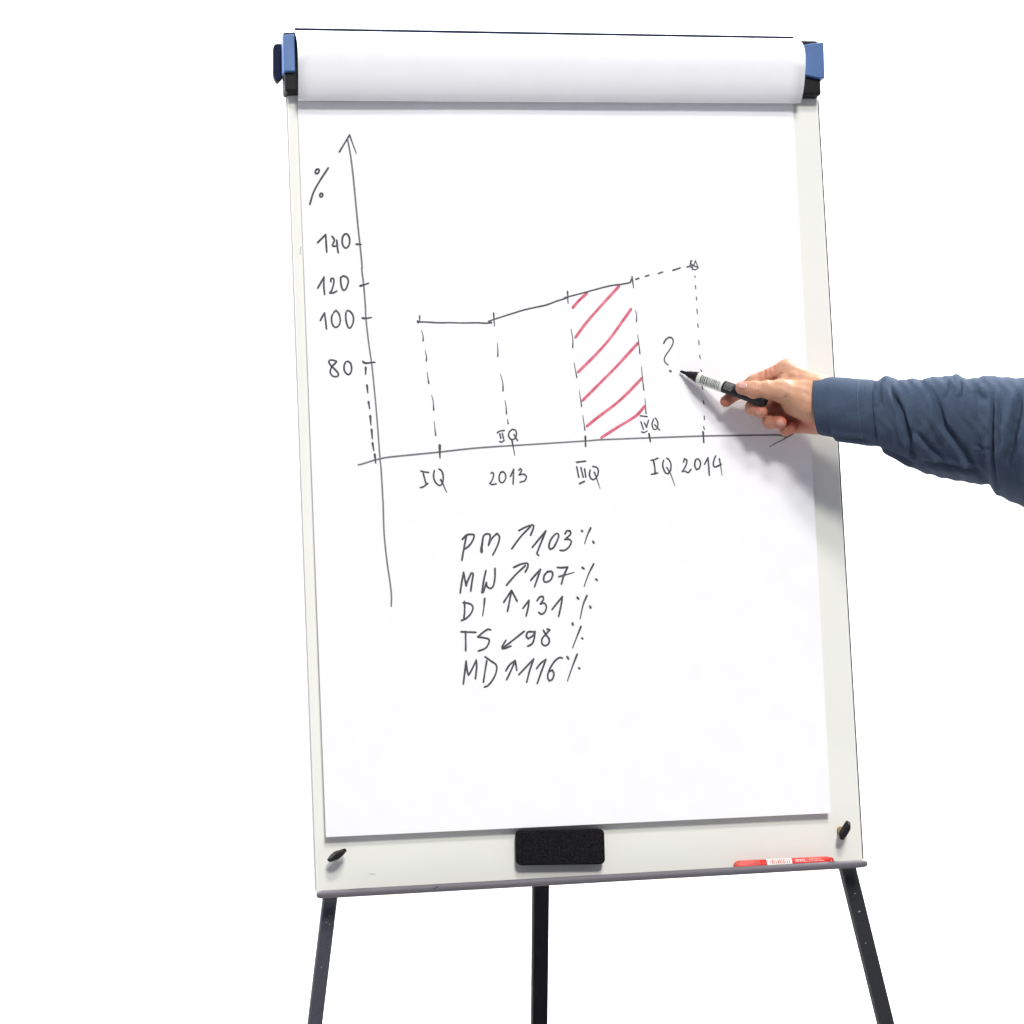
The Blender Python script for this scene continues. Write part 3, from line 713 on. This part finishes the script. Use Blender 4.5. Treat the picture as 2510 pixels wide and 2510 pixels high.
def relax(V, Q, it=3, lam=.5):
    e = np.vstack([Q[:, [0, 1]], Q[:, [1, 2]], Q[:, [2, 3]], Q[:, [3, 0]]])
    e = np.vstack([e, e[:, ::-1]]); deg = np.bincount(e[:, 0], minlength=len(V))[:, None]
    for _ in range(it):
        for l in (lam, -lam*1.02):
            s_ = np.stack([np.bincount(e[:, 0], V[e[:, 1], q_], minlength=len(V)) for q_ in range(3)], 1)
            V = V+l*(s_/deg-V)
    return V
def normals(V, Q):
    fn = np.cross(V[Q[:, 2]]-V[Q[:, 0]], V[Q[:, 3]]-V[Q[:, 1]])
    N_ = np.zeros_like(V)
    for q_ in range(4): 
        for a_ in range(3): N_[:, a_] += np.bincount(Q[:, q_], fn[:, a_], minlength=len(V))
    return N_/(np.linalg.norm(N_, axis=1)[:, None]+1e-12)
def polydist(x, y, poly):
    """unsigned distance, signed side and position along a polyline"""
    P = np.array(poly, float); best = np.full(x.shape, 1e9); sd = np.zeros(x.shape); al = np.zeros(x.shape)
    ln = np.linalg.norm(np.diff(P, axis=0), axis=1); cum = np.concatenate([[0], np.cumsum(ln)])
    for i in range(len(P)-1):
        d = P[i+1]-P[i]; t = np.clip(((x-P[i, 0])*d[0]+(y-P[i, 1])*d[1])/(d@d), 0, 1)
        dx, dy = x-P[i, 0]-t*d[0], y-P[i, 1]-t*d[1]; ds = np.hypot(dx, dy)
        up_ = ds < best
        best = np.where(up_, ds, best); sd = np.where(up_, np.sign(d[0]*dy-d[1]*dx)*ds, sd); al = np.where(up_, (cum[i]+t*ln[i])/cum[-1], al)
    return best, sd, al

person = thing('person', at(2330, 1050, .14), 'person reaching in from the right, bare hand and dark blue shirt sleeve showing', 'person')

fld = Field(hp(540, 1090, 0)-[0, .035, 0]+[0, 0, .010], at(2440, 850, 0)+[.07, .02, .215])
AX = .45                                            # the forearm comes out towards the viewer as it runs right
def arm_w(px): return .083+AX*(px-1990)*.00051
wr = lambda kx, ky, dw=0.: at(*kk(kx, ky), arm_w(1640+kx/4.83)+dw)
fingers = {
 'index':  [(1395, 222, .066, .0112), (1010, 372, .049, .0093), (815, 492, .0355, .0082), (672, 598, .0330, .0074)],
 'middle': [(1440, 300, .052, .0112), (1020, 605, .034, .0092), (985, 672, .054, .0084), (1092, 722, .0680, .0080)],
 'ring':   [(1500, 450, .046, .0108), (1190, 800, .034, .0090), (1190, 838, .053, .0083), (1318, 850, .0690, .0079)],
 'little': [(1560, 600, .046, .0098), (1385, 905, .038, .0080), (1385, 935, .052, .0072), (1462, 908, .0620, .0068)],
 'thumb':  [(1330, 478, .083, .0135), (1165, 462, .0795, .0110), (1010, 462, .0755, .0103), (862, 440, .0700, .0083)],
}
FP = {k: [(hp(*p[:3]), p[3]) for p in v] for k, v in fingers.items()}
# palm and wrist, plus hidden light-blocking fillers
W1 = wr(1760, 470, .001); W2 = wr(1760, 640, 0); W3 = wr(1740, 800, -.020)
palm = [(FP['index'][0], (W1, .0185)), (FP['middle'][0], (wr(1760, 540, -.008), .020)), (FP['ring'][0], (W2, .020)), (FP['little'][0], (W3, .0165)),
        ((hp(1560, 640, .078), .0150), (hp(1760, 640, .085), .023)), ((hp(1330, 478, .083), .0135), (wr(1600, 560, .006), .0205)), ((wr(1600, 560, .006), .0205), (W2, .024)),
        ((hp(1480, 560, .060), .016), (W2, .020)), ((hp(1450, 640, .074), .0120), (wr(1680, 640, .006), .021)),
        ((hp(1395, 222, .066), .0112), (hp(1440, 300, .052), .0112)), ((hp(1440, 300, .052), .0112), (hp(1500, 450, .046), .0108)), ((hp(1500, 450, .046), .0108), (hp(1560, 600, .046), .0098)),
        ((hp(1330, 440, .078), .0105), (hp(1450, 330, .070), .0110)),
        ((hp(1440, 885, .046), .0105), (wr(1770, 825, -.020), .0155)), ((hp(1230, 590, .030), .0115), (hp(1560, 720, .046), .016)),
        ((hp(1330, 730, .030), .0115), (hp(1620, 810, .048), .016)), ((hp(1070, 610, .039), .0095), (hp(1270, 700, .036), .0105)), ((hp(880, 445, .050), .0072), (hp(1010, 430, .056), .0080)), ((hp(990, 480, .036), .0085), (hp(1200, 560, .036), .010))]  # last three capsules: unseen fillers closing light gaps in the hand's shadow
for (a, ra), (b, rb_) in palm: fld.cap(a, b, ra, rb_, .008)
# forearm inside the sleeve
fa = [(W1, .0185), (wr(2100, 560), .020), (at(2360, 1030, arm_w(2360)), .034)]
fb = [(W3, .0160), (wr(2100, 740), .020), (at(2360, 1090, arm_w(2360)), .034)]
for ch in (fa, fb, [(W2, .022), (wr(2100, 650), .022), (at(2360, 1060, arm_w(2360)), .036)]):
    for (a, ra), (b, rb_) in zip(ch[:-1], ch[1:]): fld.cap(a, b, ra, rb_, .010)
for k_, ch in FP.items(): fld.cap(ch[0][0], ch[1][0], ch[0][1], ch[1][1], .006)     # roots blend into the palm
for k_, ch in FP.items():
    G_ = np.full(fld.n, .05, np.float32)
    for (a, ra), (b, rb_) in zip(ch[:-1], ch[1:]): fld.cap(a, b, ra, rb_, .0028, G_)
    for (a, ra) in ch[1:-1]: fld.cap(a, a+1e-4, ra*1.045, ra*1.045, .003, G_)        # knuckle joints
    fld.F = smin(fld.F, G_, .0011)
hv_, hq = surface_nets(fld.F, fld.lo)
hv_ = relax(hv_, hq, 4)
hn = normals(hv_, hq)
vd = CAM-hv_; vd /= np.linalg.norm(vd, axis=1)[:, None]
if (hn*vd).sum(1).mean() < 0 and False: hn = -hn
# make sure normals point outwards
ctr = hv_.mean(0)
gx = hv_+hn*.003
def inside(p):
    i = np.clip(np.round((p-fld.lo)/CELL).astype(int), 0, np.array(fld.F.shape)-1); return fld.F[tuple(i.T)]
if inside(gx).mean() < inside(hv_-hn*.003).mean(): hn = -hn; hq = hq[:, ::-1]
xs, ys = px_of(hv_); kx_, ky_ = (xs-1640)*4.83, (ys-860)*4.83
front = np.clip((hn*vd).sum(1)*3, 0, 1)
lines = [([(1245, 195), (1238, 270), (1232, 340)], .0010, 14), ([(1130, 215), (1128, 290), (1132, 348)], .0011, 14), ([(1185, 230), (1190, 300)], .0005, 12),
         ([(1205, 352), (1290, 330), (1400, 318), (1460, 312)], .0014, 20), ([(1400, 535), (1330, 590), (1255, 640)], .0010, 18),
         ([(1380, 255), (1410, 300), (1440, 318)], .0007, 25), ([(1010, 380), (1015, 440)], .0004, 12), ([(1045, 375), (1040, 440)], .0004, 12),
         ([(1060, 500), (1075, 560)], .0004, 14), ([(1300, 640), (1380, 730), (1480, 785), (1620, 806), (1720, 812)], .0016, 26),
         ([(1600, 480), (1640, 520), (1660, 560)], .0004, 20), ([(735, 520), (760, 610)], .0005, 14), ([(1410, 860), (1450, 960)], .0008, 16),
         (ell(868, 412, 64, 46, 12, 16, 140)[:13], .00035, 9)]
disp = np.zeros(len(hv_))
for poly, amp, sg in lines:
    d_, s_, t_ = polydist(kx_, ky_, poly)
    disp -= amp*np.exp(-(d_/sg)**2)*np.clip(np.minimum(t_, 1-t_)*6+.25, 0, 1)
    disp += amp*.4*np.exp(-((d_-2.2*sg)/(1.3*sg))**2)
# tendons and soft unevenness of the skin
disp += .0004*np.sin(hv_[:, 0]*310+hv_[:, 1]*190)*np.sin(hv_[:, 1]*260-hv_[:, 2]*230)
hv2 = hv_+hn*(disp*front)[:, None]
ruddy = np.zeros(len(hv_))
for k_, ch in FP.items():
    tip = ch[-1][0]; mid = ch[-2][0]
    wgt = .55 if k_ == 'thumb' else .95
    ruddy = np.maximum(ruddy, wgt*np.exp(-(np.linalg.norm(hv_-tip, axis=1)/.014)**2))
    ruddy = np.maximum(ruddy, (.35 if k_ == 'thumb' else .75)*np.exp(-(np.linalg.norm(hv_-mid, axis=1)/.013)**2))
ruddy = np.maximum(ruddy, .55*np.exp(-(np.linalg.norm(hv_-hp(1180, 270, .06), axis=1)/.014)**2))
ruddy = np.maximum(ruddy, .95*np.exp(-(polydist(kx_, ky_, [(1230, 640), (1290, 720), (1430, 850), (1640, 890)])[0]/75)**2))  # shade of the palm hollow painted in as darker red
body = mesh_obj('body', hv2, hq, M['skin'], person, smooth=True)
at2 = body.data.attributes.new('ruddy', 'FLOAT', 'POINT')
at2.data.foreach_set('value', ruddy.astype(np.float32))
bvh = BVHTree.FromPolygons([Vector(v) for v in hv2], [tuple(int(i) for i in f) for f in hq])
def nail(cx, cy, rx, ry, tilt, lift=.00035, mt='nail'):
    V, f = [], []; nr, na = 6, 28; t = math.radians(tilt); c0 = Vector(CAM)
    for i in range(nr+1):
        for k in range(na):
            a = 2*math.pi*k/na; ca, sa = math.cos(a), math.sin(a)
            x = rx*i/nr*math.copysign(abs(ca)**.75, ca); y = ry*i/nr*math.copysign(abs(sa)**.75, sa)
            X, Y = cx+x*math.cos(t)-y*math.sin(t), cy+x*math.sin(t)+y*math.cos(t)
            p = at(*kk(X, Y), .07); d = Vector(p)-c0; d.normalize()
            loc, nrm, _, _ = bvh.ray_cast(c0, d)
            if loc is None: print('nail off the finger', cx); return
            if nrm.dot(d) > 0: nrm = -nrm
            V.append(np.array(loc+nrm*(lift*(1 if i < nr else -.8))))
    f = [(i*na+k, i*na+(k+1) % na, (i+1)*na+(k+1) % na, (i+1)*na+k) for i in range(nr) for k in range(na)]
    return mesh_obj('fingernail', V, f, M[mt], body, smooth=True)
nail(868, 412, 58, 40, 10, .0006)
nail(1062, 738, 38, 26, 25, .0002, 'nail2')
nail(1312, 858, 48, 36, 10, .0002, 'nail2')

# ------------------------------------------------------------------ sleeve
z7 = lambda x, y: (1960+x/3.513, 880+y/3.513)
top7 = np.array([z7(*p) for p in [(640, 182), (700, 186), (735, 160), (790, 141), (845, 163), (890, 190), (960, 180), (1030, 167), (1100, 191), (1180, 168), (1330, 158), (1400, 143), (1440, 168), (1500, 177), (1700, 157), (1932, 178), (2300, 180), (2900, 230)]])
bot7 = np.array([z7(*p) for p in [(640, 735), (680, 770), (700, 806), (760, 842), (900, 920), (1060, 988), (1250, 1032), (1450, 1062), (1590, 1082), (1650, 1165), (1750, 1215), (1932, 1290), (2300, 1420), (2900, 1520)]])
ctop = np.array([z7(*p) for p in [(128, 160), (290, 161), (640, 178), (700, 186)]]); cbot = np.array([z7(*p) for p in [(128, 640), (180, 657), (270, 668), (300, 700), (450, 728), (640, 752), (700, 762)]])
def tube(xa, xb, tp, bt, nx, nth, depth, grow=0., lean=0.):
    V = np.zeros((nx, nth, 3)); Nn = np.zeros((nx, nth, 3))
    ew_ = np.array([-.52, 0, 1.]); ew_ /= np.linalg.norm(ew_)
    for i, x in enumerate(np.linspace(xa, xb, nx)):
        yt, yb = np.interp(x, tp[:, 0], tp[:, 1]), np.interp(x, bt[:, 0], bt[:, 1]); w0 = arm_w(x)
        c = at(x, (yt+yb)/2, w0); hh = (at(x, yt, w0)-at(x, yb, w0))[1]/2*.985+grow; hd = hh*depth
        th = np.linspace(0, 2*math.pi, nth, endpoint=False)
        sn, cs = np.sin(th), np.cos(th)
        V[i] = c+hh*sn[:, None]*np.array([0, 1., 0])+hd*(cs+lean*min(1, max(0, (x-2136)/150))*sn)[:, None]*ew_
    return V
def tube_faces(nx, nth): 
    i, k = np.meshgrid(np.arange(nx-1), np.arange(nth), indexing='ij'); k2 = (k+1) % nth
    return np.stack([i*nth+k, (i+1)*nth+k, (i+1)*nth+k2, i*nth+k2], -1).reshape(-1, 4)
def folded(V, Q, folds, amp=1.):
    N_ = normals(V, Q); c = V.mean(0)
    vd = CAM-V; vd /= np.linalg.norm(vd, axis=1)[:, None]
    x, y = px_of(V); X, Y = (x-1960)*3.513, (y-880)*3.513
    fr_ = np.clip((N_*vd).sum(1)*2.5+.15, 0, 1)
    dd = np.zeros(len(V))
    for poly, a, sg, side in folds:
        P = catmull(poly, 6)
        d_, s_, t_ = polydist(X, Y, P)
        env = np.clip(np.minimum(t_, 1-t_)*5, 0.12, 1)
        s_ = s_*side
        dd += a*env*(-np.exp(-(d_/sg)**2)+.75*np.exp(-((s_-1.9*sg)/(1.5*sg))**2)*(d_ < 6*sg)+.3*np.exp(-((s_+2.4*sg)/(1.8*sg))**2))
    return N_, fr_, dd*amp, X, Y
def outward(V, Q, nth):
    N_ = normals(V, Q); cen_ = V.reshape(-1, nth, 3).mean(1)
    r = V-np.repeat(cen_, nth, 0)
    return Q if (N_*r).sum() > 0 else Q[:, ::-1]
nx, nth = 460, 220
sv_ = tube(2136, 2800, top7, bot7, nx, nth, .90, 0., .34).reshape(-1, 3)
sq = outward(sv_, tube_faces(nx, nth), nth)
folds = [([(800, 170), (797, 250), (822, 330), (880, 450), (930, 620), (965, 760), (1000, 880)], .0046, 24, 1),
         ([(1080, 240), (1150, 300), (1200, 420), (1240, 560), (1330, 680), (1440, 830), (1560, 1000)], .0044, 30, 1),
         ([(1672, 240), (1668, 420), (1664, 620), (1672, 800), (1690, 980), (1700, 1100)], .0030, 16, -1),
         ([(1925, 200), (1890, 420), (1850, 600), (1820, 760), (1760, 1000)], .0040, 38, 1),
         ([(990, 610), (1060, 690), (1130, 760), (1260, 880)], .0034, 24, 1),
         ([(1060, 880), (1200, 900), (1380, 930), (1560, 965)], .0042, 22, -1),
         ([(1500, 735), (1580, 765), (1660, 793)], .0013, 13, 1),
         ([(700, 190), (690, 300), (700, 420)], .0022, 16, 1),
         ([(1390, 165), (1392, 250), (1385, 340)], .0016, 14, 1),
         ([(1290, 180), (1275, 260), (1262, 350)], .0015, 18, 1),
         ([(1500, 260), (1560, 330), (1640, 350)], .0018, 36, -1),
         ([(870, 700), (940, 780), (1010, 850)], .0020, 22, -1),
         ([(700, 770), (850, 835), (1010, 905)], .0026, 16, 1),
         ([(2080, 300), (2060, 700), (2000, 1200)], .0040, 40, 1)]
N_, fr_, dd, X, Y = folded(sv_, sq, [(p, a*1.4, g*.88, k) for p, a, g, k in folds])
wave = .0007*np.sin(X/38+Y/95+2*np.sin(Y/120))*np.sin(Y/70+1.2*np.sin(X/90))+.0004*np.sin(X/17-Y/33+1.5*np.sin(Y/60))
thv = np.tile(np.linspace(0, 2*math.pi, nth, endpoint=False), nx)
back = .003*np.sin(X/30+3*np.cos(thv))*(1-fr_)*np.clip((-np.cos(thv)), 0, 1)
ent = np.clip((X-600)/60, 0, 1)                      # folds start behind the cuff seam
sv2 = sv_+N_*(((dd*fr_+wave)*ent+back))[:, None]
cl = sv2[-nth:].mean(0)
sleeve_v = np.vstack([sv2, cl[None]])
sleeve_f = [tuple(f) for f in sq]+[((nx-1)*nth+k, (nx-1)*nth+(k+1) % nth, nx*nth) for k in range(nth)]
slv = mesh_obj('shirt_sleeve', sleeve_v, sleeve_f, M['shirt'], person, smooth=True)
# cuff
nx2 = 90
cv = tube(2003, 2150, ctop, cbot, nx2, nth, .92, .0012).reshape(-1, 3)
cq = outward(cv, tube_faces(nx2, nth), nth)
N_, fr_, dd, X, Y = folded(cv, cq, [([(560, 215), (545, 300), (532, 360)], .0006, 7, 1), ([(180, 648), (300, 672), (450, 690), (640, 712)], .0034, 14, -1), ([(330, 300), (420, 420), (520, 520)], .0008, 60, 1)])
cwave = .0005*np.sin(X/60+Y/80)*np.sin(Y/90)
edge = np.clip((X-590)/60, 0, 1)
hem = .0010*np.exp(-((X-(150+0*Y))/14)**2)
cv2 = cv+N_*(dd*fr_+cwave-edge*.0012)[:, None]
cuff = mesh_obj('cuff', cv2, [tuple(f) for f in cq], M['shirt'], slv, smooth=True)
# seam stitched along the cuff
sti = MB(); ci = int(np.argmin(np.abs(X.reshape(nx2, nth).mean(1)-545)))
for k in range(0, nth, 2):
    p0, p1 = cv2[ci*nth+k], cv2[ci*nth+(k+1) % nth]; n0 = N_[ci*nth+k]; n0 = n0 if (n0@(p0-cv2[ci*nth:(ci+1)*nth].mean(0))) > 0 else -n0
    sd_ = np.array([.0004, 0, 0])
    sti.add([p0-sd_+n0*.0004, p0+sd_+n0*.0004, p1+sd_+n0*.0004, p1-sd_+n0*.0004], [(0, 1, 2, 3)])
sto = sti.build('stitching', M['stitch'], slv); sto['kind'] = 'stuff'
so = cuff.modifiers.new('thickness', 'SOLIDIFY'); so.thickness = .0016; so.offset = -1
bpy.context.view_layer.update()
